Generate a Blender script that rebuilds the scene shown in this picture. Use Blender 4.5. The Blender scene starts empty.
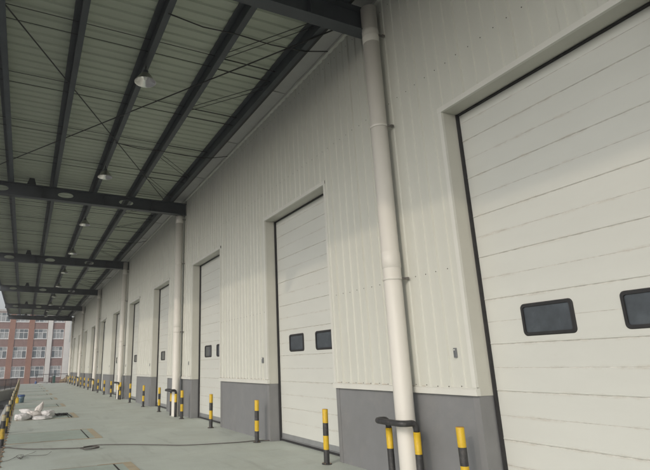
import bpy, bmesh, math, random
from mathutils import Vector, Matrix, noise
random.seed(7)
PI = math.pi
HAZE = .0024
sc = bpy.context.scene
COL = sc.collection

# ------------------------------------------------------------------ helpers
def tag(o, label=None, cat=None, group=None, kind=None):
    if label: o['label'] = label
    if cat: o['category'] = cat
    if group: o['group'] = group
    if kind: o['kind'] = kind
    return o

def empty(name, loc=(0, 0, 0), label=None, cat=None, group=None):
    o = bpy.data.objects.new(name, None)
    COL.objects.link(o); o.location = loc; o.empty_display_size = .2
    return tag(o, label, cat, group)

class MB:
    """collects shapes, each with a material slot"""
    def __init__(s):
        s.bm = bmesh.new(); s.mats = []
    def mi(s, m):
        if m not in s.mats: s.mats.append(m)
        return s.mats.index(m)
    def face(s, pts, m, smooth=False):
        vs = [s.bm.verts.new(p) for p in pts]
        f = s.bm.faces.new(vs); f.material_index = s.mi(m); f.smooth = smooth
        return f
    def box(s, a, b, m, bev=0, rot=None):
        x0, y0, z0 = a; x1, y1, z1 = b
        r = bmesh.ops.create_cube(s.bm, size=1)
        vs = r['verts']
        for v in vs:
            v.co = Vector(((x0+x1)/2+v.co.x*(x1-x0), (y0+y1)/2+v.co.y*(y1-y0), (z0+z1)/2+v.co.z*(z1-z0)))
        fs = {f for v in vs for f in v.link_faces}
        k = s.mi(m)
        for f in fs: f.material_index = k
        if rot is not None:
            bmesh.ops.rotate(s.bm, verts=vs, cent=((x0+x1)/2, (y0+y1)/2, (z0+z1)/2), matrix=rot)
        if bev:
            es = list({e for v in vs for e in v.link_edges})
            bmesh.ops.bevel(s.bm, geom=es, offset=bev, segments=1, affect='EDGES', profile=.5)
        return s
    def lathe(s, prof, m, cen=(0, 0, 0), n=20, mats=None, smooth=True, caps=True):
        """prof: list of (r, z); mats: material per band"""
        rings = []
        for r, z in prof:
            rings.append([s.bm.verts.new((cen[0]+r*math.cos(2*PI*i/n), cen[1]+r*math.sin(2*PI*i/n), cen[2]+z)) for i in range(n)])
        for k in range(len(rings)-1):
            mm = s.mi(mats[k] if mats else m)
            s.last = [v for R_ in rings for v in R_]
            for i in range(n):
                f = s.bm.faces.new((rings[k][i], rings[k][(i+1) % n], rings[k+1][(i+1) % n], rings[k+1][i]))
                f.material_index = mm; f.smooth = smooth
        if caps:
            f = s.bm.faces.new(list(reversed(rings[0]))); f.material_index = s.mi(mats[0] if mats else m)
            f = s.bm.faces.new(rings[-1]); f.material_index = s.mi(mats[-1] if mats else m)
        return s
    def tube(s, pts, r, m, n=8, mats=None, smooth=True):
        """tube along a polyline; mats: material per segment; r number or list"""
        pts = [Vector(p) for p in pts]
        N = len(pts); rs = r if isinstance(r, (list, tuple)) else [r]*N
        t0 = (pts[1]-pts[0]).normalized()
        up = Vector((0, 0, 1)) if abs(t0.z) < .9 else Vector((1, 0, 0))
        nx = t0.cross(up).normalized()
        rings = []
        for i, p in enumerate(pts):
            if i == 0: t = (pts[1]-pts[0])
            elif i == N-1: t = (pts[-1]-pts[-2])
            else: t = (pts[i+1]-pts[i]).normalized()+(pts[i]-pts[i-1]).normalized()
            t = t.normalized()
            nx = (nx-t*nx.dot(t)).normalized(); ny = t.cross(nx)
            rings.append([s.bm.verts.new(p+(nx*math.cos(2*PI*k/n)+ny*math.sin(2*PI*k/n))*rs[i]) for k in range(n)])
        for j in range(N-1):
            mm = s.mi(mats[j] if mats else m)
            for k in range(n):
                f = s.bm.faces.new((rings[j][k], rings[j][(k+1) % n], rings[j+1][(k+1) % n], rings[j+1][k]))
                f.material_index = mm; f.smooth = smooth
        f = s.bm.faces.new(list(reversed(rings[0]))); f.material_index = s.mi(mats[0] if mats else m)
        f = s.bm.faces.new(rings[-1]); f.material_index = s.mi(mats[-1] if mats else m)
        return s
    def prism(s, poly, axis, a, b, m):
        """polygon in the plane across axis, extruded from a to b. axis 'y': (x,z); 'x': (y,z); 'z': (x,y)"""
        def P(p, t):
            return {'y': (p[0], t, p[1]), 'x': (t, p[0], p[1]), 'z': (p[0], p[1], t)}[axis]
        A = [s.bm.verts.new(P(p, a)) for p in poly]; B = [s.bm.verts.new(P(p, b)) for p in poly]
        k = s.mi(m); n = len(poly); fs = []
        for i in range(n):
            fs.append(s.bm.faces.new((A[i], A[(i+1) % n], B[(i+1) % n], B[i])))
        fs.append(s.bm.faces.new(list(reversed(A)))); fs.append(s.bm.faces.new(B))
        for f in fs: f.material_index = k
        return s
    def obj(s, name, parent=None, smooth_all=False):
        bmesh.ops.recalc_face_normals(s.bm, faces=s.bm.faces[:])
        me = bpy.data.meshes.new(name)
        s.bm.to_mesh(me); s.bm.free()
        for m in s.mats: me.materials.append(m)
        if smooth_all:
            for p in me.polygons: p.use_smooth = True
        o = bpy.data.objects.new(name, me); COL.objects.link(o)
        if parent: o.parent = parent
        return o

def copy_tree(o, parent=None):
    c = o.copy(); COL.objects.link(c)
    if parent: c.parent = parent
    for ch in list(o.children): copy_tree(ch, c)
    return c

ORD = ['nearest', 'second', 'third', 'fourth', 'fifth', 'sixth', 'seventh', 'eighth', 'ninth', 'tenth', 'eleventh', 'twelfth', 'thirteenth',
       'fourteenth', 'fifteenth', 'sixteenth', 'seventeenth', 'eighteenth', 'nineteenth', 'twentieth', 'twenty-first', 'twenty-second', 'twenty-third', 'twenty-fourth', 'twenty-fifth', 'twenty-sixth']

# ------------------------------------------------------------------ materials
def mat(name, base, rough=.6, metal=0., var=.12, scale=3., stain=None, stain_amt=.0, stain_scale=1.5, bump=0., bump_scale=60.,
        stretch=(1, 1, 1), spec=.5, fine=0., fine_scale=90.):
    m = bpy.data.materials.new(name); m.use_nodes = True
    nt = m.node_tree; N = nt.nodes; L = nt.links
    b = N['Principled BSDF']
    b.inputs['Roughness'].default_value = rough; b.inputs['Metallic'].default_value = metal
    b.inputs['Specular IOR Level'].default_value = spec
    tc = N.new('ShaderNodeTexCoord'); mp = N.new('ShaderNodeMapping'); mp.inputs['Scale'].default_value = stretch
    geo = N.new('ShaderNodeNewGeometry')
    L.new(geo.outputs['Position'], mp.inputs['Vector'])
    n1 = N.new('ShaderNodeTexNoise'); n1.inputs['Scale'].default_value = scale; n1.inputs['Detail'].default_value = 6; n1.inputs['Roughness'].default_value = .62
    L.new(mp.outputs[0], n1.inputs['Vector'])
    r1 = N.new('ShaderNodeMapRange'); r1.inputs['From Min'].default_value = .3; r1.inputs['From Max'].default_value = .7
    r1.inputs['To Min'].default_value = 1-var; r1.inputs['To Max'].default_value = 1+var
    L.new(n1.outputs['Fac'], r1.inputs['Value'])
    mul = N.new('ShaderNodeVectorMath'); mul.operation = 'SCALE'; mul.inputs[0].default_value = base[:3]
    L.new(r1.outputs[0], mul.inputs['Scale'])
    cur = mul.outputs[0]
    if fine:
        n3 = N.new('ShaderNodeTexNoise'); n3.inputs['Scale'].default_value = fine_scale; n3.inputs['Detail'].default_value = 3
        L.new(geo.outputs['Position'], n3.inputs['Vector'])
        r3 = N.new('ShaderNodeMapRange'); r3.inputs['From Min'].default_value = .3; r3.inputs['From Max'].default_value = .7
        r3.inputs['To Min'].default_value = 1-fine; r3.inputs['To Max'].default_value = 1+fine
        L.new(n3.outputs['Fac'], r3.inputs['Value'])
        m3 = N.new('ShaderNodeVectorMath'); m3.operation = 'SCALE'; L.new(cur, m3.inputs[0]); L.new(r3.outputs[0], m3.inputs['Scale'])
        cur = m3.outputs[0]
    if stain:
        n2 = N.new('ShaderNodeTexNoise'); n2.inputs['Scale'].default_value = stain_scale; n2.inputs['Detail'].default_value = 8; n2.inputs['Roughness'].default_value = .7
        n2.inputs['Distortion'].default_value = .4
        L.new(mp.outputs[0], n2.inputs['Vector'])
        r2 = N.new('ShaderNodeMapRange'); r2.inputs['From Min'].default_value = .52; r2.inputs['From Max'].default_value = .72
        r2.inputs['To Max'].default_value = stain_amt
        L.new(n2.outputs['Fac'], r2.inputs['Value'])
        mx = N.new('ShaderNodeMix'); mx.data_type = 'RGBA'
        L.new(r2.outputs[0], mx.inputs['Factor']); L.new(cur, mx.inputs['A']); mx.inputs['B'].default_value = (*stain, 1)
        cur = mx.outputs['Result']
    L.new(cur, b.inputs['Base Color'])
    if bump:
        nb = N.new('ShaderNodeTexNoise'); nb.inputs['Scale'].default_value = bump_scale; nb.inputs['Detail'].default_value = 4
        L.new(geo.outputs['Position'], nb.inputs['Vector'])
        bp = N.new('ShaderNodeBump'); bp.inputs['Strength'].default_value = bump; bp.inputs['Distance'].default_value = .01
        L.new(nb.outputs['Fac'], bp.inputs['Height']); L.new(bp.outputs[0], b.inputs['Normal'])
    return m

M = {}
M['clad'] = mat('white_wall_sheet', (.582, .588, .535), .45, var=.02, scale=.8, stretch=(1, 2, .5), stain=(.5, .45, .37), stain_amt=.08, stain_scale=1.3, bump=.3, bump_scale=2.2)
M['trim'] = mat('white_flashing', (.645, .645, .60), .42, var=.04, scale=2)
M['jamb'] = mat('white_reveal', (.53, .525, .47), .45, var=.05, scale=2)
M['screw'] = mat('screw_head', (.10, .09, .08), .5, .5)
M['rust'] = mat('rusty_edge', (.33, .22, .13), .8, var=.3, scale=20)
M['plinth'] = mat('grey_painted_plinth', (.195, .20, .207), .7, var=.06, scale=2.5, stain=(.26, .255, .245), stain_amt=.35, stain_scale=2.2, bump=.15, bump_scale=90)
M['guard'] = mat('grey_corner_guard', (.21, .212, .216), .5, var=.06, scale=4)
M['pipe'] = mat('white_pvc', (.67, .65, .60), .5, var=.03, scale=2, stretch=(1, 1, .3), stain=(.5, .47, .41), stain_amt=.15, stain_scale=2.)
M['collar'] = mat('pipe_collar', (.67, .65, .60), .5, var=.03)
M['bracket'] = mat('galvanised_clip', (.2, .19, .18), .5, .6)
M['rubber'] = mat('black_rubber', (.022, .022, .024), .7, var=.2, scale=8)
M['alu'] = mat('door_bottom_rail', (.36, .37, .38), .4, .5, var=.1, scale=5)
M['steel'] = mat('dark_painted_steel', (.058, .067, .076), .5, var=.15, scale=2.5, spec=.4)
M['steel_pale'] = mat('blue_grey_steel', (.075, .088, .10), .5, var=.15, scale=2.5, spec=.4)
M['rod'] = mat('dark_rod', (.03, .03, .03), .6, var=.1)
M['roof'] = mat('grey_green_roof_sheet', (.42, .46, .375), .5, var=.06, scale=1.2, stretch=(.4, 1.5, 1), stain=(.32, .33, .27), stain_amt=.25, stain_scale=.9)
M['soffit'] = mat('grey_eave_panel', (.46, .46, .45), .5, var=.05)
M['floor'] = mat('pale_green_floor_paint', (.53, .575, .525), .55, var=.09, scale=.9, stain=(.47, .465, .42), stain_amt=.5, stain_scale=.55, bump=.12, bump_scale=35, fine=.05, fine_scale=40)
M['deck'] = mat('green_steel_deck', (.42, .49, .44), .5, var=.12, scale=2.5, stain=(.36, .35, .29), stain_amt=.5, stain_scale=1.6, fine=.05)
M['primer'] = mat('tan_patched_concrete', (.47, .40, .28), .75, var=.14, scale=5, stain=(.47, .48, .42), stain_amt=.85, stain_scale=3.5, bump=.2)
M['nosing'] = mat('dirty_steel_nosing', (.2, .17, .13), .8, var=.3, scale=8, stain=(.36, .35, .31), stain_amt=.7, stain_scale=4)
M['primer_thin'] = mat('rust_line', (.36, .25, .16), .8, var=.3, scale=4, stain=(.40, .38, .31), stain_amt=.8, stain_scale=2.)
M['slot'] = mat('dark_gap', (.025, .022, .02), .9)
M['yellow'] = mat('yellow_paint', (.62, .41, .02), .5, var=.12, scale=9, stain=(.30, .17, .05), stain_amt=.45, stain_scale=9)
M['yellow_worn'] = mat('worn_yellow_paint', (.34, .31, .20), .6, var=.25, scale=12, stain=(.42, .40, .34), stain_amt=.7, stain_scale=9)
M['yellow_grimy'] = mat('grimy_yellow_paint', (.46, .31, .03), .6, var=.25, scale=9, stain=(.12, .10, .07), stain_amt=.75, stain_scale=7)
M['black'] = mat('black_paint', (.035, .035, .037), .5, var=.25, scale=12, stain=(.15, .14, .13), stain_amt=.5, stain_scale=14)
M['rustcap'] = mat('rusted_cap', (.42, .23, .06), .8, var=.3, scale=30)
M['yard'] = mat('grey_asphalt', (.11, .112, .113), .85, var=.15, scale=.35, stain=(.17, .165, .16), stain_amt=.6, stain_scale=.25, bump=.2, bump_scale=30, fine=.12, fine_scale=50)
M['concrete'] = mat('grey_concrete', (.3, .295, .28), .85, var=.12, scale=1.5, stain=(.2, .19, .18), stain_amt=.5, stain_scale=1, bump=.2)
M['kerb'] = mat('white_kerb_paint', (.55, .54, .51), .8, var=.2, scale=3)
M['rail'] = mat('brown_black_iron', (.035, .028, .028), .5, var=.2)
M['brick_dark'] = mat('mauve_brick', (.28, .185, .17), .85, var=.1, scale=1.2, fine=.1, fine_scale=6)
M['white_tile'] = mat('white_tiles', (.74, .73, .70), .5, var=.05, scale=1)
M['frame'] = mat('white_window_frame', (.80, .81, .81), .4, var=.04)
M['sack'] = mat('white_woven_sack', (.66, .645, .64), .7, var=.06, scale=6, stain=(.5, .44, .4), stain_amt=.35, stain_scale=4, bump=.25, bump_scale=70)
M['sack_dirty'] = mat('dusty_sack', (.62, .585, .555), .7, var=.08, scale=6, stain=(.46, .38, .32), stain_amt=.5, stain_scale=4, bump=.25, bump_scale=70)
M['blue'] = mat('blue_plastic', (.05, .10, .26), .4, var=.1)
M['bluegrey'] = mat('blue_grey_label', (.14, .22, .27), .5, var=.25, scale=12)
M['yplastic'] = mat('yellow_plastic', (.62, .44, .06), .4, var=.1, scale=6)
M['green'] = mat('dark_green_plastic', (.04, .10, .09), .45, var=.1)
M['dirt'] = mat('tan_dirt', (.3, .23, .16), .95, var=.25, scale=4, bump=.5, bump_scale=8)
M['plate'] = mat('grey_switch_plate', (.16, .17, .18), .4, .2)
M['white_dot'] = mat('white_button', (.75, .75, .72), .4)
M['parapet'] = mat('pale_parapet', (.5, .48, .46), .7, var=.05)
M['far_wall'] = mat('pale_far_wall', (.5, .5, .49), .7, var=.05)
M['cable'] = mat('dark_cable', (.09, .08, .075), .6, var=.2)
M['bulb'] = mat('frosted_bulb', (.7, .7, .68), .3)

def brick_material():
    m = bpy.data.materials.new('red_brick'); m.use_nodes = True
    nt = m.node_tree; N = nt.nodes; L = nt.links; b = N['Principled BSDF']; b.inputs['Roughness'].default_value = .85
    geo = N.new('ShaderNodeNewGeometry'); sp = N.new('ShaderNodeSeparateXYZ'); cb = N.new('ShaderNodeCombineXYZ')
    L.new(geo.outputs['Position'], sp.inputs[0]); L.new(sp.outputs['X'], cb.inputs['X']); L.new(sp.outputs['Z'], cb.inputs['Y'])
    br = N.new('ShaderNodeTexBrick'); br.inputs['Scale'].default_value = 1; br.inputs['Brick Width'].default_value = .24
    br.inputs['Row Height'].default_value = .07; br.inputs['Mortar Size'].default_value = .006
    br.inputs['Color1'].default_value = (.37, .18, .13, 1); br.inputs['Color2'].default_value = (.31, .155, .115, 1); br.inputs['Mortar'].default_value = (.3, .22, .18, 1)
    L.new(cb.outputs[0], br.inputs['Vector'])
    n = N.new('ShaderNodeTexNoise'); n.inputs['Scale'].default_value = .7; n.inputs['Detail'].default_value = 5
    L.new(geo.outputs['Position'], n.inputs['Vector'])
    r = N.new('ShaderNodeMapRange'); r.inputs['To Min'].default_value = .8; r.inputs['To Max'].default_value = 1.2; L.new(n.outputs['Fac'], r.inputs['Value'])
    mu = N.new('ShaderNodeVectorMath'); mu.operation = 'SCALE'; L.new(br.outputs['Color'], mu.inputs[0]); L.new(r.outputs[0], mu.inputs['Scale'])
    L.new(mu.outputs[0], b.inputs['Base Color'])
    return m
M['brick'] = brick_material()

def floor_marks(m):
    nt = m.node_tree; N = nt.nodes; L = nt.links; b = N['Principled BSDF']
    geo = N.new('ShaderNodeNewGeometry')
    def layer(src, scl, nscale, lo, hi, amt, col, rotz=0, dist=0.):
        mp = N.new('ShaderNodeMapping'); mp.inputs['Scale'].default_value = scl; mp.inputs['Rotation'].default_value = (0, 0, rotz)
        L.new(geo.outputs['Position'], mp.inputs['Vector'])
        n = N.new('ShaderNodeTexNoise'); n.inputs['Scale'].default_value = nscale; n.inputs['Detail'].default_value = 7; n.inputs['Roughness'].default_value = .65; n.inputs['Distortion'].default_value = dist
        L.new(mp.outputs[0], n.inputs['Vector'])
        r = N.new('ShaderNodeMapRange'); r.inputs['From Min'].default_value = lo; r.inputs['From Max'].default_value = hi; r.inputs['To Max'].default_value = amt
        L.new(n.outputs['Fac'], r.inputs['Value'])
        mx = N.new('ShaderNodeMix'); mx.data_type = 'RGBA'; L.new(r.outputs[0], mx.inputs['Factor']); L.new(src, mx.inputs['A']); mx.inputs['B'].default_value = (*col, 1)
        return mx.outputs['Result']
    s = b.inputs['Base Color'].links[0].from_socket
    s = layer(s, (2.2, .25, 1), 1.6, .56, .70, .38, (.30, .32, .29), .25)
    s = layer(s, (.5, 2.5, 1), 1.3, .58, .72, .30, (.33, .34, .30), -.3)
    s = layer(s, (1, 1, 1), .55, .50, .68, .35, (.40, .43, .36), 0, .6)
    s = layer(s, (1, 1, 1), 9, .70, .76, .55, (.16, .16, .14))
    s = layer(s, (1, 1, 1), 3.1, .66, .78, .45, (.62, .62, .57))
    L.new(s, b.inputs['Base Color'])
floor_marks(M['floor']); floor_marks(M['deck'])

def door_material():
    """white insulated panel with grime that gathers along the joints"""
    m = mat('white_door_panel', (.595, .605, .568), .4, var=.03, scale=1.2, stretch=(1, .6, 2), bump=.3, bump_scale=2.6)
    nt = m.node_tree; N = nt.nodes; L = nt.links; b = N['Principled BSDF']
    src = b.inputs['Base Color'].links[0].from_socket
    geo = N.new('ShaderNodeNewGeometry'); sp = N.new('ShaderNodeSeparateXYZ'); L.new(geo.outputs['Position'], sp.inputs[0])
    a = N.new('ShaderNodeMath'); a.operation = 'SUBTRACT'; a.inputs[1].default_value = .14; L.new(sp.outputs['Z'], a.inputs[0])
    d = N.new('ShaderNodeMath'); d.operation = 'PINGPONG'; d.inputs[1].default_value = .1375; L.new(a.outputs[0], d.inputs[0])
    r = N.new('ShaderNodeMapRange'); r.inputs['From Min'].default_value = .004; r.inputs['From Max'].default_value = .03; r.inputs['To Min'].default_value = 1; r.inputs['To Max'].default_value = 0
    L.new(d.outputs[0], r.inputs['Value'])
    mp = N.new('ShaderNodeMapping'); mp.inputs['Scale'].default_value = (1, 1.6, 5); L.new(geo.outputs['Position'], mp.inputs['Vector'])
    n = N.new('ShaderNodeTexNoise'); n.inputs['Scale'].default_value = 1.8; n.inputs['Detail'].default_value = 8; n.inputs['Roughness'].default_value = .75
    L.new(mp.outputs[0], n.inputs['Vector'])
    r2 = N.new('ShaderNodeMapRange'); r2.inputs['From Min'].default_value = .5; r2.inputs['From Max'].default_value = .75; L.new(n.outputs['Fac'], r2.inputs['Value'])
    mu = N.new('ShaderNodeMath'); mu.operation = 'MULTIPLY'; L.new(r.outputs[0], mu.inputs[0]); L.new(r2.outputs[0], mu.inputs[1])
    # faint scuffs anywhere
    n4 = N.new('ShaderNodeTexNoise'); n4.inputs['Scale'].default_value = 2.6; n4.inputs['Detail'].default_value = 9; n4.inputs['Roughness'].default_value = .8; L.new(mp.outputs[0], n4.inputs['Vector'])
    r4 = N.new('ShaderNodeMapRange'); r4.inputs['From Min'].default_value = .6; r4.inputs['From Max'].default_value = .8; r4.inputs['To Max'].default_value = .18; L.new(n4.outputs['Fac'], r4.inputs['Value'])
    mxm = N.new('ShaderNodeMath'); mxm.operation = 'MAXIMUM'; L.new(mu.outputs[0], mxm.inputs[0]); L.new(r4.outputs[0], mxm.inputs[1])
    mx = N.new('ShaderNodeMix'); mx.data_type = 'RGBA'; L.new(mxm.outputs[0], mx.inputs['Factor']); L.new(src, mx.inputs['A']); mx.inputs['B'].default_value = (.43, .385, .32, 1)
    L.new(mx.outputs['Result'], b.inputs['Base Color'])
    return m
M['door'] = door_material()
M['groove'] = mat('door_groove', (.52, .51, .475), .7, var=.3, scale=3, stretch=(1, 3, 1))

def glass_material(name, base, rough):
    m = mat(name, base, rough, var=.25, scale=4, stain=(base[0]*1.7, base[1]*1.7, base[2]*1.6), stain_amt=.5, stain_scale=4)
    m.node_tree.nodes['Principled BSDF'].inputs['Specular IOR Level'].default_value = .6
    return m
M['acrylic'] = glass_material('dusty_dark_acrylic', (.055, .066, .078), .1)
M['glass'] = glass_material('window_glass', (.15, .18, .20), .15)
M['curtain'] = glass_material('pale_curtained_glass', (.36, .38, .39), .3)

def metal_mat(name, c, rough):
    m = bpy.data.materials.new(name); m.use_nodes = True; b = m.node_tree.nodes['Principled BSDF']
    n = m.node_tree.nodes.new('ShaderNodeTexNoise'); n.inputs['Scale'].default_value = 14
    r = m.node_tree.nodes.new('ShaderNodeMapRange'); r.inputs['To Min'].default_value = rough*.7; r.inputs['To Max'].default_value = rough*1.4
    m.node_tree.links.new(n.outputs['Fac'], r.inputs['Value']); m.node_tree.links.new(r.outputs[0], b.inputs['Roughness'])
    b.inputs['Base Color'].default_value = (*c, 1); b.inputs['Metallic'].default_value = 1
    return m
M['reflector'] = metal_mat('spun_aluminium', (.82, .82, .80), .22)
M['reflector_back'] = metal_mat('dull_aluminium', (.45, .45, .42), .45)

# ------------------------------------------------------------------ layout (metres; camera over the origin, wall on the right runs away along +y)
WX = 5.016          # cladding plane
DX = 5.30           # door plane
PITCH = 6.0
OP0, OP1 = 2.05, 4.835     # door opening, near and far edge, + PITCH*k
OPZ = 4.96
PL = 1.19           # plinth height
EAVE = 7.60
KS = list(range(-1, 11))
Y0, Y1 = -7.0, 67.2
EDGE = -.28         # edge of the platform
YARD = -1.2
def pipe_y(i): return [5.97, 17.95, 29.6, 41.1, 53.1, 65.0][i]
BEAMS = [-5.7, 6.12, 17.82, 29.6, 41.4, 53.25, 65.1]
def sl(x): return .018*(4.7-x)      # fall of the canopy towards the wall

# ------------------------------------------------------------------ setting
b = MB(); b.face([(-600, -500, YARD), (600, -500, YARD), (600, 900, YARD), (-600, 900, YARD)], M['yard'])
tag(b.obj('ground'), kind='structure')
b = MB()
b.box((EDGE, -9, YARD-.2), (5.6, 68.3, 0), M['floor'])
b.box((5.6, -9, YARD-.2), (24, 68.3, -.02), M['floor'])
tag(b.obj('platform'), kind='structure')
# steel nosing of the platform with a row of bolt lugs
b = MB()
b.box((EDGE-.012, -9, -.10), (EDGE-.001, 68.3, .004), M['rust'])
b.box((EDGE-.012, -9, .0045), (EDGE+.045, 68.3, .009), M['nosing'])
y = -8.6
while y < 68:
    b.box((EDGE+.03, y, .009), (EDGE+.085, y+.06, .025), M['nosing' if int(y*7) % 3 else 'concrete'], bev=.008)
    y += .62
tag(b.obj('platform_edge'), kind='structure')
b = MB()
b.box((-1.02, 20, YARD), (-.84, 47.5, YARD+.16), M['kerb'], bev=.02)
tag(b.obj('yard_kerb'), kind='structure')

# ------------------------------------------------------------------ warehouse
wh = empty('warehouse', (WX, 30, 0), 'long white metal clad warehouse with a row of roller dock doors and grey plinth', 'warehouse')
wh.location = (0, 0, 0)

def openings():
    return [(OP0+PITCH*k, OP1+PITCH*k) for k in KS]
def cladding():
    b = MB()
    prof = []                        # (y, depth towards the platform)
    p = .21
    n0 = int((Y0-5.27)/p)-1; n1 = int((Y1-5.27)/p)+1
    for i in range(n0, n1+1):
        yc = 5.27+i*p
        h = .028 if i % 4 == 0 else .019
        w = .022 if i % 4 == 0 else .040
        prof += [(yc-w-.012, 0), (yc-w, h), (yc+w, h), (yc+w+.012, 0)]
    prof = [q for q in prof if Y0 < q[0] < Y1]
    prof = [(Y0, 0)]+prof+[(Y1, 0)]
    # split at the opening edges
    cuts = [c for o in openings() for c in o]
    out = []
    for (ya, da), (yb, db) in zip(prof, prof[1:]):
        out.append((ya, da))
        for c in cuts:
            if ya < c < yb: out.append((c, da+(db-da)*(c-ya)/(yb-ya)))
    out.append(prof[-1])
    for (ya, da), (yb, db) in zip(out, out[1:]):
        ym = (ya+yb)/2
        z0 = PL+.085
        if any(a < ym < c for a, c in openings()): z0 = OPZ+.07
        b.face([(WX-da, ya, z0), (WX-db, yb, z0), (WX-db, yb, EAVE), (WX-da, ya, EAVE)], M['clad'])
    # screw rows
    for i in range(n0, n1+1):
        yc = 5.27+i*p+.01
        if not (Y0 < yc < 34): continue
        inop = any(a-.07 < yc < c+.07 for a, c in openings())
        for z in (PL+.105, 2.78, 5.635, 7.38):
            if inop and z < OPZ+.1: continue
            d = .030 if i % 4 == 0 else .021
            r = .0085
            zz = z+random.uniform(-.006, .006)
            b.lathe([(r, 0), (r*.6, .006)], M['screw'], n=6, cen=(0, 0, 0))
            for v in b.last:   # turn to face the platform
                x_, y_, z_ = v.co
                v.co = Vector((WX-d+.001-z_, yc+x_, zz+y_))
    return b.obj('wall_cladding', wh)
cladding()
# body behind the sheet: blocks light, carries the roof
b = MB()
b.box((WX+.32, Y0, EAVE-.4), (24, Y1, EAVE), M['soffit'])
b.box((WX+.03, Y1-.03, 0), (24, Y1+.0, EAVE-.401), M['clad'])
b.box((WX+.03, Y0, 0), (24, Y0+.03, EAVE-.401), M['clad'])
b.obj('end_walls', wh)
b = MB()
b.box((WX+.03, Y0+.03, OPZ+.075), (WX+.25, Y1-.031, EAVE-.001), M['clad'])
b.obj('wall_lining', wh)
b = MB(); b.prism([(5.05, 7.79), (14.5, 8.6), (24.3, 7.79), (24.3, 7.85), (14.5, 8.68), (5.05, 7.85)], 'y', Y0-.2, Y1+.2, M['roof']); b.obj('roof', wh)
# eave trim line at the head of the wall
b = MB()
b.box((WX-.075, Y0, EAVE-.02), (WX-.003, Y1, EAVE+.035), M['trim'])
b.obj('eave_trim', wh)
# piers: plinth, ledge, corner guards
piers = [(OP1+PITCH*k, OP0+PITCH*(k+1)) for k in KS[:-1]]
piers = [(Y0, OP0+PITCH*KS[0])]+piers+[(OP1+PITCH*KS[-1], Y1)]
piers = [p for p in piers if p[1]-p[0] > .05]
for a, c in piers:
    b = MB()
    b.box((WX+.014, a+.004, 0), (DX+.06, c-.004, PL), M['plinth'])
    pl = b.obj('plinth', wh)
    for yy, s in ((a, 1), (c, -1)):
        b = MB()
        b.box((WX+.006, min(yy, yy+s*.10), 0.003), (WX+.0135, max(yy, yy+s*.10), PL-.002), M['guard'])
        b.box((WX+.0137, min(yy, yy+s*.0035), 0.003), (DX-.062, max(yy, yy+s*.0035), PL-.002), M['guard'])
        b.obj('corner_guard', pl)
    b = MB()
    e0, e1 = a-.015, c+.015
    b.prism([(WX+.02, PL+.004), (WX-.042, PL+.004), (WX-.045, PL+.075), (WX-.02, PL+.092), (WX+.02, PL+.092)], 'y', e0, e1, M['trim'])
    y = a+.05
    while y < min(c, 34)-.1:
        if random.random() < .7:
            b.box((WX-.021, y, PL+.0925), (WX-.004, y+random.uniform(.06, .15), PL+.0955), M['rust'])
        y += .21
    b.obj('ledge', wh)

# door surrounds and doors
def door_panel():
    b = MB()
    a, c = OP0+.012, OP1-.012
    # section (depth, z) with v grooves every .275; joints deeper every second one
    z = .16
    pts = [(0, .16)]
    k = 0
    seams = [.14+.275*i for i in range(1, 18)]
    prof = [(0., .16, 'door')]
    for i, s in enumerate(seams):
        if s > OPZ-.06: break
        big = (i % 2 == 1)
        w, d = (.005, .004) if big else (.004, .002)
        if s-w <= .161: continue
        prof += [(0., s-w, 'door'), (d, s-w*.3, 'groove'), (d, s+w*.3, 'groove'), (0., s+w, 'groove')]
        if big:
            prof += [(-.004, s+w+.004, 'door'), (-.004, s+w+.014, 'door'), (0., s+w+.02, 'door')]
    prof.append((0., OPZ+.05, 'door'))
    for (d0, z0, _), (d1, z1, nm) in zip(prof, prof[1:]):
        b.face([(DX+d0, a, z0), (DX+d0, c, z0), (DX+d1, c, z1), (DX+d1, a, z1)], M[nm])
    b.box((DX+.02, a, .17), (DX+.06, c, OPZ+.05), M['door'])
    return b
def door_window(ya, yb, z0, z1):
    b = MB()
    # rounded frame ring
    def rr(y0, y1, za, zb, r, n=4):
        P = []
        for cy, cz, a0 in ((y1-r, zb-r, 0), (y0+r, zb-r, 90), (y0+r, za+r, 180), (y1-r, za+r, 270)):
            for i in range(n+1):
                t = math.radians(a0+90*i/n); P.append((cy+r*math.cos(t), cz+r*math.sin(t)))
        return P
    o = rr(ya, yb, z0, z1, .05); m_ = rr(ya+.012, yb-.012, z0+.012, z1-.012, .042); i_ = rr(ya+.04, yb-.04, z0+.04, z1-.04, .026)
    n = len(o)
    R = [[b.bm.verts.new((x, p[0], p[1])) for p in P] for x, P in ((DX-.001, o), (DX-.02, m_), (DX-.02, i_), (DX+.004, i_))]
    for k in range(3):
        for j in range(n):
            f = b.bm.faces.new((R[k][j], R[k][(j+1) % n], R[k+1][(j+1) % n], R[k+1][j])); f.material_index = b.mi(M['rubber'])
    b.face([(DX-.003, p[0], p[1]) for p in rr(ya+.038, yb-.038, z0+.038, z1-.038, .027)], M['acrylic'])
    return b
door0 = door_panel().obj('dock_door', wh)
for ya in (2.49, 3.64):
    door_window(ya, ya+.66, 1.865, 2.235).obj('door_window', door0)
b = MB()
b.box((DX-.05, OP1-.028, .01), (DX+.0, OP1-.004, OPZ-.004), M['rubber'])
b.box((DX-.05, OP0+.004, .01), (DX+.0, OP0+.028, OPZ-.004), M['rubber'])
b.box((DX-.04, OP0+.0345, OPZ-.022), (DX+.0, OP1-.0345, OPZ-.004), M['rubber'])
b.obj('weather_seal', door0)
b = MB()
b.box((DX-.006, OP0+.02, .065), (DX+.05, OP1-.02, .165), M['alu'])
b.box((DX-.03, OP0+.02, .002), (DX+.045, OP1-.02, .0645), M['rubber'], bev=.01)
b.obj('bottom_rail', door0)
b = MB()
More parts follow.
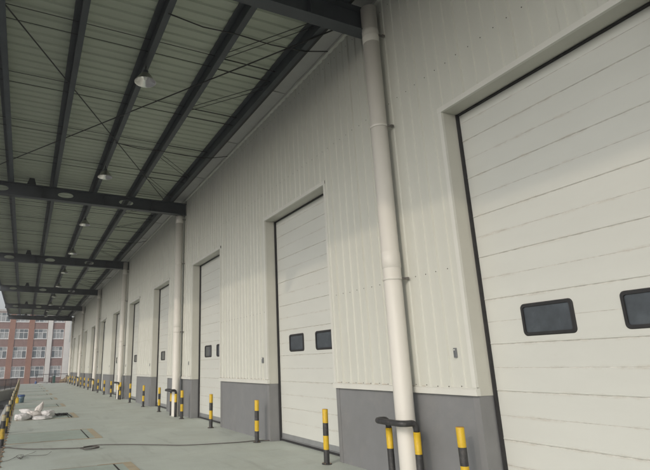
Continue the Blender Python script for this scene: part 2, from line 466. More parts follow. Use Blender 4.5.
for s, yy in ((1, OP1), (-1, OP0)):
    y0, y1 = (yy-.003, yy+.06) if s > 0 else (yy-.06, yy+.003)
    b.box((WX-.026, y0, PL+.1), (WX+.012, y1, OPZ+.065), M['trim'])
    y0, y1 = (yy-.003, yy+.02) if s > 0 else (yy-.02, yy+.003)
    b.box((WX+.0125, y0, PL+.002), (DX-.001, y1, OPZ+.001), M['jamb'])
b.box((WX-.03, OP0-.064, OPZ), (WX+.0115, OP1+.064, OPZ+.075), M['trim'])
b.box((WX-.027, OP0-.068, OPZ+.003), (WX+.008, OP0-.0641, OPZ+.072), M['rod'])
b.box((WX+.012, OP0-.02, OPZ+.002), (DX-.002, OP1+.02, OPZ+.03), M['jamb'])
sur0 = b.obj('door_surround', wh)
b = MB()
ys = OP1+.27
b.box((WX-.035, ys-.027, 1.645), (WX+.004, ys+.027, 1.765), M['plate'], bev=.004)
b.lathe([(.011, 0), (.008, .012)], M['white_dot'], n=10)
for v in b.last:
    x_, y_, z_ = v.co; v.co = Vector((WX-.034-z_, ys+x_, 1.742+y_))
sw0 = b.obj('door_switch', wh)
for k in KS:
    if k == 0: continue
    for src in (door0, sur0, sw0):
        c = copy_tree(src, wh); c.location.y += PITCH*k

# ------------------------------------------------------------------ canopy
cn = empty('canopy', (0, 0, 0), 'long loading canopy of dark steel beams and purlins under corrugated grey green sheet', 'canopy')
XO = -2.12
ROOF = 7.70
b = MB()
prof = []; y = -7.2; p = .26
while y < 66.2:
    prof += [(y, 0), (y+.09, 0), (y+.115, .03), (y+.215, .03), (y+.24, 0)]
    y += p
for (ya, da), (yb, db) in zip(prof, prof[1:]):
    if yb-ya < 1e-5: continue
    xs = [XO-.03, 4.72]
    b.face([(xs[0], ya, ROOF+da+sl(xs[0])), (xs[1], ya, ROOF+da+sl(xs[1])), (xs[1], yb, ROOF+db+sl(xs[1])), (xs[0], yb, ROOF+db+sl(xs[0]))], M['roof'])
# the outer skin above, so that the sheet is a solid body
b.face([(XO-.03, -7.2, ROOF+.07+sl(XO)), (4.72, -7.2, ROOF+.07), (4.72, 66.2, ROOF+.07), (XO-.03, 66.2, ROOF+.07+sl(XO))], M['roof'])
b.obj('roof_sheet', cn)
b = MB()
b.prism([(4.50, 7.72), (4.52, 7.68), (WX-.004, 7.645), (WX+.2, 7.645), (WX+.2, 7.72)], 'y', Y0, 66.1, M['soffit'])
y = Y0+1.4
while y < 66:
    b.box((4.53, y, 7.64), (WX-.03, y+.03, 7.668), M['soffit']); y += 3
b.obj('eave_soffit', cn)
b = MB()
b.box((XO-.05, -7.2, 7.46+sl(XO)), (XO, 66.2, 7.66+sl(XO)), M['steel_pale'])
b.box((XO-.05, -7.2, 7.46+sl(XO)-.001), (XO+.09, 66.2, 7.475+sl(XO)), M['steel_pale'])
b.box((XO-.10, -7.25, 7.62+sl(XO)), (XO-.051, 66.25, 7.83+sl(XO)), M['steel'])
b.obj('edge_channel', cn)
b = MB(); b.box((XO-.05, 66.15, 7.3), (4.7, 66.2, 7.70), M['steel']); b.obj('end_fascia', cn)
# Z purlins
PUR = [-.965, .345, 1.66, 2.965, 4.32]
for i, x in enumerate(PUR):
    b = MB(); z0 = 7.455+sl(x); z1 = ROOF-.003+sl(x)
    m = M['steel_pale'] if i == 0 else M['steel']
    b.box((x-.005, -7.1, z0+.0101), (x+.005, 66.1, z1-.0101), m)
    b.box((x-.005, -7.1, z0), (x+.11, 66.1, z0+.01), m)
    b.box((x-.115, -7.1, z1-.01), (x+.005, 66.1, z1), m)
    b.box((x+.10, -7.1, z0+.0105), (x+.11, 66.1, z0+.035), m)
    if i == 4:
        b.box((x+.12, -7.1, z0+.03), (x+.19, 66.1, z1-.01), M['rod'])  # dark strip put in as the shadow gap between wall purlin and soffit
    b.obj('purlin', cn)
# portal beams with long holes in the web
def beam(yb):
    b = MB()
    xa, xb = XO+.02, WX-.03
    zb = lambda x: 7.03+sl(x)
    zt = lambda x: 7.435+sl(x)
    bm2 = bmesh.new()
    outer = [(xa, zb(xa)), (xb, zb(xb)), (xb, zt(xb)), (xa, zt(xa))]
    es = []
    def loop(P):
        vs = [bm2.verts.new((p[0], yb-.005, p[1])) for p in P]
        for i in range(len(vs)): es.append(bm2.edges.new((vs[i], vs[(i+1) % len(vs)])))
    loop(outer)
    for hx in (-1.24, .76, 2.79):
        loop([(hx+.25*math.cos(t), zb(hx)+.215+.095*math.sin(t)) for t in [2*PI*i/20 for i in range(20)]])
    bmesh.ops.triangle_fill(bm2, edges=es, use_beauty=True)
    g = bmesh.ops.extrude_face_region(bm2, geom=bm2.faces[:])
    for v in [q for q in g['geom'] if isinstance(q, bmesh.types.BMVert)]: v.co.y += .01
    me = bpy.data.meshes.new('t'); bm2.to_mesh(me); bm2.free(); b.bm.from_mesh(me); bpy.data.meshes.remove(me)
    b.mi(M['steel'])
    for f in b.bm.faces: f.material_index = 0
    for f, th in ((zb, -.014), (zt, .014)):
        lo = min(th, 0); hi = max(th, 0)
        b.prism([(xa, f(xa)+lo), (xb, f(xb)+lo), (xb, f(xb)+hi), (xa, f(xa)+hi)], 'y', yb-.12, yb+.12, M['steel'])
    for x in (.0, 2.0, 3.7):          # web stiffeners
        b.box((x-.006, yb-.10, zb(x)+.002), (x+.006, yb+.10, zt(x)-.002), M['steel'])
    o = b.obj('beam', cn)
    x = -.33
    b = MB(); b.prism([(x-.15, zt(x)+.015), (x+.15, zt(x)+.015), (x+.075, ROOF-.004+sl(x)), (x-.075, ROOF-.004+sl(x))], 'y', yb-.02, yb+.06, M['steel'])
    b.obj('bracket', cn)
for yb in BEAMS: beam(yb)
# tie rods between purlins, in pairs
for bi in range(len(BEAMS)-1):
    ya, yz = BEAMS[bi], BEAMS[bi+1]
    for q in (.215, .41, .61, .80):
        y = ya+(yz-ya)*q
        for dy, dz in ((0, .05), (.27, -.04)):
            b = MB(); zz = 7.60+dz
            b.tube([(XO+.02, y+dy, zz+sl(XO)), (PUR[3], y+dy, zz+sl(PUR[3]))], .0075, M['rod'], n=5)
            b.tube([(PUR[3], y+dy, zz-.02+sl(PUR[3])), (PUR[4], y+dy, zz-.02+sl(PUR[4]))], .012, M['rod'], n=6)
            b.obj('tie_rod', cn)
    for q0, q1 in ((.20, .04), (.40, .25), (.64, .77), (.80, .96)):
        for d in (0, .22):
            b = MB(); b.tube([(PUR[3], ya+(yz-ya)*q0+d, 7.57), (PUR[4], ya+(yz-ya)*q1+d, 7.55)], .008, M['rod'], n=5); b.obj('diagonal_rod', cn)
for ya, yz in ((BEAMS[0], BEAMS[1]), (BEAMS[1], BEAMS[2]), (BEAMS[5], BEAMS[6])):
    b = MB(); b.tube([(XO+.05, ya+.1, 7.50+sl(XO)), (4.2, yz-.1, 7.43)], .014, M['rod'], n=6); b.obj('brace_rod', cn)
    b = MB(); b.tube([(XO+.05, yz-.1, 7.50+sl(XO)), (4.85, ya+.1, 7.43)], .014, M['rod'], n=6); b.obj('brace_rod', cn)
# wiring to the lamps, clipped under the purlins
LAMPS = [9.28+5.82*i for i in range(-2, 10)]
for y in [7.5+5.73*i for i in range(-1, 10)]:
    b = MB()
    b.tube([(1.70, y-.05, 7.47), (2.35, y+.02, 7.43), (2.96, y, 7.445), (3.7, y+.03, 7.43), (4.4, y, 7.45), (WX-.05, y+.01, 7.60)], .011, M['rod'], n=6)
    b.obj('conduit', cn)

# ------------------------------------------------------------------ hanging lamps
def make_lamp():
    t = empty('pendant_lamp', (0, 0, 0))
    b = MB(); n = 28
    prof = [(.06, .20), (.085, .185), (.13, .13), (.17, .065), (.208, .008), (.215, 0)]
    ins = [(.209, .002), (.200, .012), (.163, .068), (.123, .13), (.08, .175)]
    b.lathe(prof+ins, None, n=n, mats=[M['reflector_back']]*5+[M['reflector']]*5, caps=True)
    b.obj('reflector', t)
    b = MB(); b.lathe([(.0, .06), (.03, .065), (.042, .10), (.035, .14), (.02, .17), (.02, .197)], M['bulb'], n=14, caps=False); b.obj('bulb', t)
    b = MB(); b.lathe([(.05, .201), (.055, .21), (.055, .255), (.035, .27)], M['steel'], n=16); b.obj('ballast_housing', t)
    b = MB(); b.tube([(0, 0, .27), (0, 0, .36)], .012, M['rod'], n=8); b.obj('hanger', t)
    return t
lamp0 = make_lamp()
lamp0.name = 'pendant_lamp'
n = 0
for i, y in enumerate(LAMPS):
    if y < 6: continue
    o = lamp0 if n == 0 else copy_tree(lamp0)
    o.location = (1.70, y, 7.15); o.rotation_euler = (0, 0, random.uniform(0, 6))
    tag(o, ('%s spun aluminium dish lamp hung under the third roof purlin' % (ORD[n] if n else 'nearest and largest')), 'lamp', 'dish lamps hung under the canopy')
    n += 1

# ------------------------------------------------------------------ drainpipes and their hoop guards
def make_pipe():
    t = empty('drainpipe', (0, 0, 0))
    r = .132
    b = MB(); b.lathe([(r, 0.0), (r, 7.42), (r-.012, 7.42), (r-.012, 7.2)], M['pipe'], n=28, caps=False); b.obj('pipe', t)
    for z in (3.05, 6.85):
        b = MB(); b.lathe([(r+.001, z-.12), (r+.006, z-.115), (r+.006, z+.115), (r+.001, z+.12)], M['collar'], n=28, caps=False); b.obj('coupling', t)
    for z in (2.77, 5.2, 6.85):
        b = MB(); b.lathe([(r+.0065, z-.018), (r+.009, z-.016), (r+.009, z+.016), (r+.0065, z+.018)], M['collar'], n=28, caps=False)
        b.box((r*.5, -.125, z-.015), (.18, -.105, z+.015), M['bracket'])
        b.box((.13, -.145, z-.018), (.185, -.126, z+.018), M['bracket'])
        b.obj('clip', t)
    return t
pipe0 = make_pipe()
def make_hoop():
    t = empty('pipe_guard', (0, 0, 0))
    r = .04
    # relative to the pipe axis; front leg on the near side, rear leg by the wall on the far side
    fx = -.29; lx = -.07; hy = .29; top = .835
    def arc(c, a, bb, n=5):      # c corner, from point a to bb round the corner
        A = Vector(a); B = Vector(bb); Cc = Vector(c)
        return [A.lerp(Cc, s).lerp(Cc.lerp(B, s), s) for s in [i/n for i in range(n+1)]]
    bar = (arc((lx, -hy, top), (lx, -hy, top-.11), (lx-.07, -hy, top)) + arc((fx, -hy, top), (fx+.10, -hy, top), (fx, -hy+.12, top))
           + arc((fx, hy, top), (fx, hy-.12, top), (fx+.10, hy, top)) + arc((lx, hy, top), (lx-.07, hy, top), (lx, hy, top-.11)))
    b = MB(); b.tube(bar, r, M['black'], n=12); b.obj('top_bar', t)
    for (x, y, zt) in ((lx, -hy, top-.1105), (lx, hy, top-.1105)):
        b = MB(); zz = [0, .20, .42, .43, zt]
        b.tube([(x, y, 0), (x, y, .22), (x, y, .46), (x, y, zt)], r+.006, None, n=12, mats=[M['black'], M['black'], M['yellow']]); b.obj('leg', t)
    return t
hoop0 = make_hoop()
for i in range(6):
    p = pipe0 if i == 0 else copy_tree(pipe0)
    p.location = (4.80, pipe_y(i), 0.002)
    tag(p, ['fat white plastic drainpipe closest to the camera, rising left of the open foreground door', 'second white drainpipe, between the third and fourth dock doors', 'third white drainpipe from the camera along the wall',
            'fourth white drainpipe from the camera along the wall', 'fifth white drainpipe from the camera along the wall', 'last thin looking white drainpipe at the far end of the wall'][i].replace('open ', ''), 'drainpipe', 'white drainpipes along the wall')
    h = hoop0 if i == 0 else copy_tree(hoop0)
    h.location = (4.80, pipe_y(i), 0.002)
    tag(h, 'black and yellow tube hoop guarding the foot of the %s drainpipe' % (['nearest', 'second', 'third', 'fourth', 'fifth', 'last, farthest'][i]), 'pipe guard', 'hoop guards round the drainpipes')

# ------------------------------------------------------------------ bollards
def make_bollard(worn=False):
    t = empty('bollard', (0, 0, 0))
    r = .048; H = .66 if worn else .86
    h1, h2, h3 = (.17, .38, .54) if worn else (.225, .44, .64)
    ym = M['yellow_worn'] if worn else M['yellow']
    prof = [(r, .012), (r, h1), (r, h1+.0005), (r, h2), (r, h2+.0005), (r, h3), (r, h3+.0005), (r, H-.004), (r-.004, H), (.0, H)]
    y2 = M['yellow_grimy'] if worn else M['yellow']
    b = MB(); b.lathe(prof, None, n=18, mats=[M['black'], M['black'], y2, y2, M['black'], M['black'], ym, M['rustcap'], M['rustcap']], caps=False)
    b.obj('post', t)
    b = MB(); b.lathe([(.085, .0), (.085, .010), (.05, .0125)], M['black'], n=18)
    for k in range(4):
        a = PI/4+k*PI/2
        b.lathe([(.009, .0126), (.009, .022)], M['rust'], cen=(.068*math.cos(a), .068*math.sin(a), 0), n=6)
    b.obj('base_plate', t)
    return t
bo = make_bollard(); be = make_bollard(True)
BX = 4.73
first = True
DN = {0: 'nearest', 1: 'second', 2: 'third', 3: 'fourth', 4: 'fifth', 5: 'sixth', 6: 'seventh', 7: 'eighth', 8: 'ninth', 9: 'tenth', 10: 'last'}
for k in KS:
    for side, y in (('near', 2.0+PITCH*k), ('far', 4.90+PITCH*k)):
        if y < 4 or y > 67: continue
        o = bo if first else copy_tree(bo); first = False
        o.location = (BX, y, .002); o.rotation_euler = (random.uniform(-.014, .014), random.uniform(-.014, .014), random.uniform(0, 6))
        tag(o, 'striped yellow and black bollard by the %s side of the %s dock door' % (side, DN[k]), 'bollard', 'striped bollards in front of the dock doors')
first = True; n = 0
for j in range(11):
    c = 2.7+PITCH*(j)
    for y in (c-1.45, c+1.42):
        if y < 12.5 or y > 67: continue
        o = be if first else copy_tree(be); first = False
        o.location = (EDGE-.01, y, .0095); o.rotation_euler = (random.uniform(-.02, .02), random.uniform(-.02, .02), random.uniform(0, 6))
        tag(o, 'worn striped bollard on the outer platform edge, %s in that row' % ('nearest' if n == 0 else ORD[n]), 'bollard', 'worn bollards along the platform edge')
        n += 1

# ------------------------------------------------------------------ dock levellers set in the floor
def make_leveller():
    t = empty('dock_leveller', (0, 0, 0))
    w = 1.0
    xa, xb = EDGE+.09, 1.56
    b = MB(); b.box((xa, -w, .002), (xb, w, .0075), M['deck']); b.obj('deck_plate', t)
    b = MB(); b.box((xb+.001, -w, .002), (xb+.035, w, .0055), M['slot']); b.obj('hinge_gap', t)
    b = MB(); b.box((xa, w+.001, .002), (xb+.17, w+.035, .0065), M['primer_thin']); b.box((xa, -w-.035, .002), (xb+.17, -w-.001, .0065), M['primer_thin'])
    b.box((xa, w+.0355, .002), (xb+.17, w+.05, .0045), M['slot'])
    b.obj('curb_angle', t)
    b = MB(); b.box((xb+.1705, -w-.10, .002), (xb+.33, w+.10, .0055), M['primer'])
    b.box((xb-.25, w+.051, .002), (xb+.1700, w+.10, .0055), M['primer']); b.box((xb-.25, -w-.10, .002), (xb+.1700, -w-.051, .0055), M['primer'])
    b.box((xb+.0355, -w, .002), (xb+.1700, w, .0050), M['deck'])
    b.obj('patched_strip', t)
    return t
lv0 = make_leveller()
n = 0
for k in range(0, 11):
    y = 2.75+PITCH*k+(.15 if k == 1 else 0)
    o = lv0 if k == 0 else copy_tree(lv0)
    o.location = (0, y, 0)
    if k == 0:
        lab = 'green steel dock leveller plate under the camera, out at the picture bottom'
    else:
        lab = '%s green dock leveller plate with a tan patched strip, let into the floor' % (ORD[k-1])
    if y < 5: o.hide_render = False
    tag(o, lab, 'dock leveller', 'dock levellers set in the floor')

# ------------------------------------------------------------------ sacks, bucket and other things on the floor
def sack(name, loc, size, seed, rotz=0, tip=None, m='sack', lab='', tilt=(0, 0)):
    bm = bmesh.new(); bmesh.ops.create_icosphere(bm, subdivisions=5, radius=1)
    for v in bm.verts:
        p = v.co.copy()
        # squarer body
        q = Vector([math.copysign(abs(c)**.72, c) for c in p])
        nz = noise.fractal(p*1.4+Vector((seed*7.1, 0, seed)), 1.0, 2.0, 4)
        cr = abs(noise.noise(p*3.2+Vector((seed, seed*3, 0))))
        q *= 1+.18*nz-.10*(.5-cr)-.035*(1-min(1, abs(noise.noise(p*4.0+Vector((seed, 2, seed*2))))*3))**2
        if tip:
            k = max(0, p.x-.1)
            s = 1-.62*min(1, k*1.05)
            q.y *= s; q.z *= s
            q.x += k*tip[0]; q.z += k*k*tip[1]
        v.co = q
    R = Matrix.Rotation(rotz, 3, 'Z') @ Matrix.Rotation(tilt[0], 3, 'Y') @ Matrix.Rotation(tilt[1], 3, 'X')
    zmin = 9
    for v in bm.verts:
        c = Vector((v.co.x*size[0], v.co.y*size[1], v.co.z*size[2]*.88)); v.co = R @ c; zmin = min(zmin, v.co.z)
    flat = zmin*.72
    for v in bm.verts:
        if v.co.z < flat: v.co.z = flat+(v.co.z-flat)*.08
    zmin = min(v.co.z for v in bm.verts)
    for v in bm.verts: v.co.z -= zmin
    me = bpy.data.meshes.new(name); bm.to_mesh(me); bm.free(); me.materials.append(M[m])
    for p in me.polygons: p.use_smooth = True
    o = bpy.data.objects.new(name, me); COL.objects.link(o); o.location = loc
    return tag(o, lab, 'sack', 'white sacks dumped by the platform edge')
sack('sack', (.13, 19.85, .003), (.25, .20, .14), 1, .5, (.25, -.1), 'sack', 'bulging white sack at the left end of the pile, nearest the edge')
sack('sack', (.46, 20.25, .003), (.26, .24, .17), 2, .3, None, 'sack_dirty', 'dusty cream sack in the middle of the white pile')
sack('sack', (.62, 20.55, .14), (.19, .13, .12), 3, .2, (.55, .2), 'sack_dirty', 'white sack whose pointed neck stands up over the pile', tilt=(-1.0, 0))
sack('sack', (.28, 20.75, .10), (.22, .12, .11), 4, 2.9, (.5, .1), 'sack', 'white sack with a limp folded corner at the back of the pile', tilt=(-.25, 0))
sack('sack', (.72, 19.75, .003), (.30, .22, .075), 5, .05, (.1, 0), 'sack', 'flattened white sack lying at the front right of the pile')
sack('sack', (.92, 20.2, .05), (.20, .20, .13), 6, .9, None, 'sack', 'squarish white sack on top at the right end of the pile')
b = MB()
pts = []
for i in range(60):
    t = i/59
    pts.append((1.16+.42*t+.03*math.sin(i*2.1), 20.75+.16*math.sin(i*1.3), .03+.045*abs(math.sin(i*.9))))
b.tube(pts, .022, M['rubber'], n=7)
b.tube([(1.55, 20.8, .06), (1.62, 20.45, .04), (1.66, 20.0, .02), (1.64, 19.75, .02)], .016, M['rubber'], n=7)
tag(b.obj('hose'), 'tangled black hose lying at the right of the white sacks', 'hose')
# bucket
t = empty('bucket', (.02, 30.2, .002), 'blue rimmed paint bucket standing by the platform edge behind the sacks', 'bucket')
b = MB(); b.lathe([(.135, 0), (.165, .36), (.155, .36), (.13, .02)], M['bluegrey'], n=24, caps=True); b.obj('bucket_body', t)
b = MB(); b.lathe([(.166, .30), (.178, .305), (.178, .375), (.166, .38)], M['blue'], n=24, caps=False); b.obj('rim', t)
b = MB(); b.tube([(-.17, 0, .33), (-.15, -.09, .27), (-.08, -.17, .20), (.02, -.19, .18), (.1, -.165, .2), (.16, -.08, .28), (.17, 0, .33)], .005, M['rod'], n=5); b.obj('bail_handle', t)
t = empty('jerrycan', (-.15, 29.7, .002), 'yellow plastic jerrycan leaning against the paint bucket', 'jerrycan')
b = MB(); b.box((-.07, -.1, 0), (.08, .1, .25), M['yplastic'], bev=.03); b.box((-.045, -.045, .25), (.045, .045, .275), M['yplastic'], bev=.01); b.obj('can_body', t)
b = MB(); b.tube([(0, -.07, .26), (0, -.06, .32), (0, .03, .33), (0, .06, .26)], .014, M['yplastic'], n=8); b.obj('handle', t)
b = MB(); b.lathe([(.02, .25), (.02, .29)], M['yplastic'], cen=(0, .082, 0), n=12); b.obj('cap', t)

def spline(P, n=8):
    P = [Vector(p) for p in P]; out = []
    for i in range(len(P)-1):
        p0 = P[max(i-1, 0)]; p1 = P[i]; p2 = P[i+1]; p3 = P[min(i+2, len(P)-1)]
        for j in range(n):
            t = j/n
            out.append(.5*((2*p1)+(p2-p0)*t+(2*p0-5*p1+4*p2-p3)*t*t+(3*p1-p0-3*p2+p3)*t**3))
    out.append(P[-1]); return out
zc = .02
b = MB()
cab = [(-.30, 13.25, .03), (.0, 12.85, zc), (.28, 12.55, zc), (.8, 12.27, zc), (1.25, 12.12, zc), (1.45, 12.30, zc), (1.72, 12.30, zc), (2.25, 12.02, zc), (2.75, 11.62, zc), (3.2, 11.26, zc), (3.8, 11.10, zc), (4.38, 11.0, zc), (4.80, 11.02, zc), (4.98, 10.90, zc), (5.2, 10.86, zc)]
b.tube(spline(cab), .0095, M['cable'], n=7)
loop = [(1.2, 12.10, .022)]
for i in range(17):
    a = i*.75
    loop.append((1.42+.15*math.cos(a+3.1)*(1+.15*math.sin(i*1.7)), 11.90+.13*math.sin(a+3.1)*(1+.1*math.cos(i)), .02+.0022*i))
b.tube(spline(loop, 4), .008, M['cable'], n=6)
tag(b.obj('cable'), 'long dark cable trailing over the floor with a loose coil midway', 'cable')
b = MB()
w1 = [(-.26, 11.25, .02), (-.12, 11.3, .012), (.05, 11.55, .03), (.10, 11.33, .02), (.15, 11.6, .05), (.03, 11.65, .03), (.1, 11.35, .02), (.2, 11.55, .03), (.34, 11.62, .015), (.55, 11.62, .012), (.66, 11.85, .03)]
b.tube(spline(w1), .0035, M['cable'], n=6)
w2 = [(-.02, 11.5, .02), (.08, 11.75, .03), (.16, 11.45, .03), (.06, 11.4, .02), (.18, 11.7, .02), (.33, 12.0, .02), (.38, 12.1, .03)]
b.tube(spline(w2), .003, M['cable'], n=6)
tag(b.obj('wire'), 'scrap of thin tangled wire lying near the left edge in the foreground', 'wire')

# ------------------------------------------------------------------ far end: railing, bin, canister, sacks, heap
def railing(name, A, B, H, lab, zbase, nposts, cat='railing'):
    A = Vector(A); B = Vector(B); d = B-A; L = d.length; d.normalize()
    t = empty(name, A, lab, cat)
    P = lambda s, z: (d.x*s, d.y*s, d.z*s+z)
    for i in range(nposts):
        s = L*i/(nposts-1)
        b = MB(); b.tube([P(s, -.01), P(s, H+.03)], .035, M['rail'], n=8); b.obj('post', t)
    for z in (H-.02, .12):
        b = MB(); b.tube([P(0, z), P(L, z)], .026, M['rail'], n=8); b.obj('rail', t)
    b = MB(); s = .15
    while s < L:
        b.tube([P(s, .12), P(s, H-.02)], .012, M['rail'], n=5); s += .16
    b.obj('balusters', t)
    return t
railing('railing', (1.45, 67.9, 0), (4.85, 67.9, 0), 1.05, 'dark iron railing closing the far end of the platform', 0, 3)
b = MB()
b.prism([(-4.3, 41.4), (-.38, 64.2), (-.38, 68.3), (-8.0, 68.3), (-8, 41.4)], 'z', YARD, -.33, M['concrete'])
tag(b.obj('raised_apron'), kind='structure')
b = MB()
dv = Vector((3.92, 22.8, 0)).normalized(); nv = Vector((dv.y, -dv.x, 0))
def Q(s, o): v = Vector((-4.3, 41.4, 0))+dv*s+nv*o; return (v.x, v.y)
Lr = Vector((3.92, 22.8, 0)).length
b.prism([Q(0, .0), Q(Lr-.3, .0), Q(Lr-.3, -.16), Q(0, -.16)], 'z', -.329, -.23, M['kerb'])
tag(b.obj('apron_kerb'), kind='structure')
q0 = Q(.3, -.08); q1 = Q(Lr-.5, -.08)
railing('railing', (q0[0], q0[1], -.232), (q1[0], q1[1], -.232), .98, 'dark iron railing along the raised apron left of the platform', 0, 9)
t = empty('bin', (3.36, 67.3, .002), 'slim dark green bin standing against the far railing', 'bin')
b = MB(); b.box((-.15, -.15, .03), (.15, .15, .74), M['green'], bev=.03); b.obj('bin_body', t)
b = MB(); b.box((-.165, -.165, .741), (.165, .165, .82), M['green'], bev=.03); b.obj('lid', t)
t = empty('canister', (1.42, 67.2, .002), 'small blue canister at the left foot of the far railing', 'canister')
b = MB(); b.lathe([(.10, 0), (.12, .02), (.12, .22), (.05, .28), (.05, .33)], M['blue'], n=16); b.obj('canister_body', t)
b = MB(); b.lathe([(.055, .331), (.055, .36)], M['white_dot'], n=12); b.obj('cap', t)
t = sack('sack', (2.2, 69.4, -.25), (.55, .3, .28), 11, .1, None, 'sack', 'pale sack heaped behind the far railing'); t['group'] = 'sacks behind the far railing'
t = sack('sack', (2.9, 69.5, -.3), (.45, .3, .22), 12, -.2, None, 'sack_dirty', 'lower dusty sack beside the pale one behind the far railing'); t['group'] = 'sacks behind the far railing'
b = MB(); b.box((1.2, 68.35, YARD), (5.5, 70.4, -.26), M['concrete']); tag(b.obj('rear_step'), kind='structure')
bm = bmesh.new(); bmesh.ops.create_icosphere(bm, subdivisions=4, radius=1)
for v in bm.verts:
    k = 1+.25*noise.fractal(v.co*2.2, 1, 2, 4); v.co = Vector((v.co.x*1.0*k, v.co.y*.7*k, max(0, v.co.z)*.95*k))
me = bpy.data.meshes.new('dirt_heap'); bm.to_mesh(me); bm.free(); me.materials.append(M['dirt'])
o = bpy.data.objects.new('dirt_heap', me); COL.objects.link(o); o.location = (5.1, 69.3, -.262)
tag(o, 'heap of tan dirt behind the right end of the far railing', 'dirt heap')

# yard side: dark wheel stop and a parked trailer tail
t = empty('wheel_stop', (-1.30, 45.5, YARD), 'black rubber wheel stop in the yard below the platform', 'wheel stop')
b = MB(); b.prism([(-.22, 0), (.22, 0), (.12, .30), (-.12, .30)], 'y', -.6, .6, M['rubber']); b.obj('block', t)

# ------------------------------------------------------------------ brick office building across the yard
BY = 110.0
GZ = YARD
ob = empty('office_building', (0, BY, GZ), 'red brick office block with white tiled columns and white framed windows', 'building')
ob.location = (0, 0, 0)
X0, X1 = -35.0, 7.66
TOP = 12.75
b = MB(); b.box((X0, BY+.35, GZ), (X1-.03, BY+16, TOP-.4), M['brick']); b.obj('wall', ob)
b = MB(); b.box((X0-.1, BY-.05, TOP-.4), (X1+.1, BY+16.1, TOP), M['parapet']); b.obj('parapet', ob)
SILL = [.2, 3.72, 7.28, 10.45]; WH = [2.0, 2.1, 1.85, 1.75]
cols = [(-2.15+3.34*i, -2.15+3.34*i+2.34) for i in range(-9, 2)]+[(4.62, 6.60)]
for a, c in ((3.62, 4.50), (6.72, X1)):
    b = MB(); b.box((a, BY-.12, GZ), (c, BY+.349, TOP-.401), M['white_tile']); b.obj('column', ob)
edges = [X0]+[v for c in cols[:-1] for v in c]+[3.62]
for i in range(0, len(edges), 2):
    if edges[i+1]-edges[i] > .1:
        b = MB(); b.box((edges[i], BY, GZ), (edges[i+1], BY+.349, TOP-.401), M['brick']); b.obj('pilaster', ob)
b = MB(); b.box((4.5005, BY+.02, GZ), (4.62, BY+.348, TOP-.401), M['brick_dark']); b.box((6.60, BY+.02, GZ), (6.7195, BY+.348, TOP-.401), M['brick_dark']); b.obj('pilaster', ob)
zs = [GZ]
for s, h in zip(SILL, WH): zs += [s, s+h]
zs.append(TOP-.401)
for ci, (a, c) in enumerate(cols):
    for k in range(0, len(zs), 2):
        b = MB(); b.box((a+.0005, BY+.10, zs[k]), (c-.0005, BY+.349, zs[k+1]), M['brick' if k == 8 or ci == -1 else 'brick_dark']); b.obj('spandrel', ob)
    for s, h in zip(SILL, WH):
        b = MB(); f = .075; w = c-a; y0, y1 = BY+.12, BY+.24
        b.box((a, y0, s), (a+f, y1, s+h), M['frame']); b.box((c-f, y0, s), (c, y1, s+h), M['frame'])
        b.box((a+f, y0, s), (c-f, y1, s+f), M['frame']); b.box((a+f, y0, s+h-f), (c-f, y1, s+h), M['frame'])
        tz = s+h*.64
        b.box((a+f, y0+.01, tz-.05), (c-f, y1-.01, tz+.05), M['frame'])
        for q in (1/3, 2/3):
            b.box((a+w*q-.04, y0+.015, s+f), (a+w*q+.04, y1-.015, tz-.05), M['frame']); b.box((a+w*q-.03, y0+.015, tz+.05), (a+w*q+.03, y1-.015, s+h-f), M['frame'])
        b.box((a-.05, y0-.12, s-.08), (c+.05, y0-.001, s-.001), M['frame'])
        wo = b.obj('window', ob)
        b = MB()
        for q in range(3):
            mm = M['curtain'] if random.random() < .65 else M['glass']
            b.face([(a+w*q/3, y1-.04, s), (a+w*(q+1)/3, y1-.04, s), (a+w*(q+1)/3, y1-.04, tz), (a+w*q/3, y1-.04, tz)], mm)
            b.face([(a+w*q/3, y1-.04, tz), (a+w*(q+1)/3, y1-.04, tz), (a+w*(q+1)/3, y1-.04, s+h), (a+w*q/3, y1-.04, s+h)], M['glass'] if random.random() < .6 else M['curtain'])
        b.obj('pane', wo)
# a second block beyond it
fb = empty('far_block', (0, 0, 0), 'pale distant block glimpsed in the gap beside the warehouse', 'building')
b = MB(); b.box((11.5, 160, GZ), (30, 172, 9.0), M['far_wall']); b.obj('wall', fb)
for i in range(5):
    for z in (.4, 3.6, 6.4):
        b = MB(); b.box((11.9+3.4*i, 159.9, z), (13.6+3.4*i, 160.0, z+1.9), M['glass']); b.box((11.8+3.4*i, 159.85, z-.12), (13.7+3.4*i, 159.999, z-.001), M['frame']); b.obj('window', fb)

# ------------------------------------------------------------------ smog
hz = bpy.data.materials.new('smog'); hz.use_nodes = True
hn = hz.node_tree.nodes; hn.remove(hn['Principled BSDF'])
pv = hn.new('ShaderNodeVolumePrincipled'); pv.inputs['Density'].default_value = HAZE; pv.inputs['Color'].default_value = (.9, .9, .9, 1); pv.inputs['Anisotropy'].default_value = .3
hz.node_tree.links.new(pv.outputs[0], hn['Material Output'].inputs['Volume'])
b = MB(); b.box((-70, -40, YARD-1), (60, 190, 15), hz); tag(b.obj('haze'), kind='stuff')

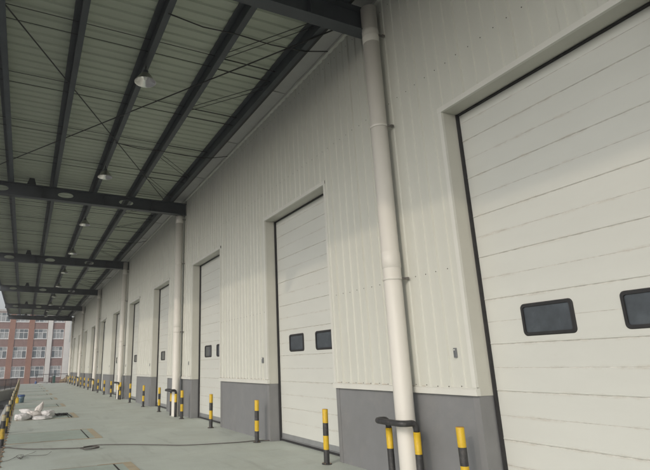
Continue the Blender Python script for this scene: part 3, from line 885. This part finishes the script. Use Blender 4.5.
# ------------------------------------------------------------------ camera
cd = bpy.data.cameras.new('camera'); cam = bpy.data.objects.new('camera', cd); COL.objects.link(cam)
yaw, pitch, roll = math.radians(24.69719928), math.radians(15.78218343), math.radians(-1.30416879)
fwd = Vector((math.sin(yaw)*math.cos(pitch), math.cos(yaw)*math.cos(pitch), math.sin(pitch)))
right = Vector((math.cos(yaw), -math.sin(yaw), 0)); up = right.cross(fwd)
r_ = right*math.cos(roll)+up*math.sin(roll); u_ = -right*math.sin(roll)+up*math.cos(roll)
cam.matrix_world = Matrix(((r_.x, u_.x, -fwd.x, 0), (r_.y, u_.y, -fwd.y, 0), (r_.z, u_.z, -fwd.z, 1.61976), (0, 0, 0, 1)))
cd.sensor_fit = 'HORIZONTAL'; cd.sensor_width = 36; cd.lens = 36*509.6907/650
cd.shift_x = (325-263.7901)/650; cd.shift_y = -(235-219.9412)/650
cd.clip_end = 3000; cd.clip_start = .05
sc.camera = cam

# ------------------------------------------------------------------ light
AZ, EL = math.radians(30), math.radians(24.9)      # sun over the yard, a little behind the camera
sd = Vector((-math.cos(AZ)*math.cos(EL), -math.sin(AZ)*math.cos(EL), math.sin(EL)))
SUN, SKY, EXPO = 0.48, .15, 0.17
ld = bpy.data.lights.new('sun', 'SUN'); ld.energy = SUN; ld.angle = math.radians(.9); ld.color = (1, .845, .66)
lo = bpy.data.objects.new('sun', ld); COL.objects.link(lo)
lo.rotation_euler = sd.to_track_quat('Z', 'Y').to_euler(); lo.location = sd*60
w = bpy.data.worlds.new('World'); sc.world = w; w.use_nodes = True
N = w.node_tree.nodes; L = w.node_tree.links
bg = N['Background']; bg.inputs['Strength'].default_value = SKY
sk = N.new('ShaderNodeTexSky'); sk.sky_type = 'NISHITA'; sk.sun_disc = False
sk.sun_elevation = EL; sk.sun_rotation = math.atan2(sd.x, sd.y) % (2*PI)
sk.air_density = 1.0; sk.dust_density = 3.0; sk.ozone_density = 1.0
hs = N.new('ShaderNodeHueSaturation'); hs.inputs['Saturation'].default_value = .3
L.new(sk.outputs[0], hs.inputs['Color']); L.new(hs.outputs[0], bg.inputs['Color'])
vs = sc.view_settings
vs.view_transform = 'Standard'; vs.look = 'None'; vs.gamma = 1; vs.exposure = EXPO; vs.use_curve_mapping = False
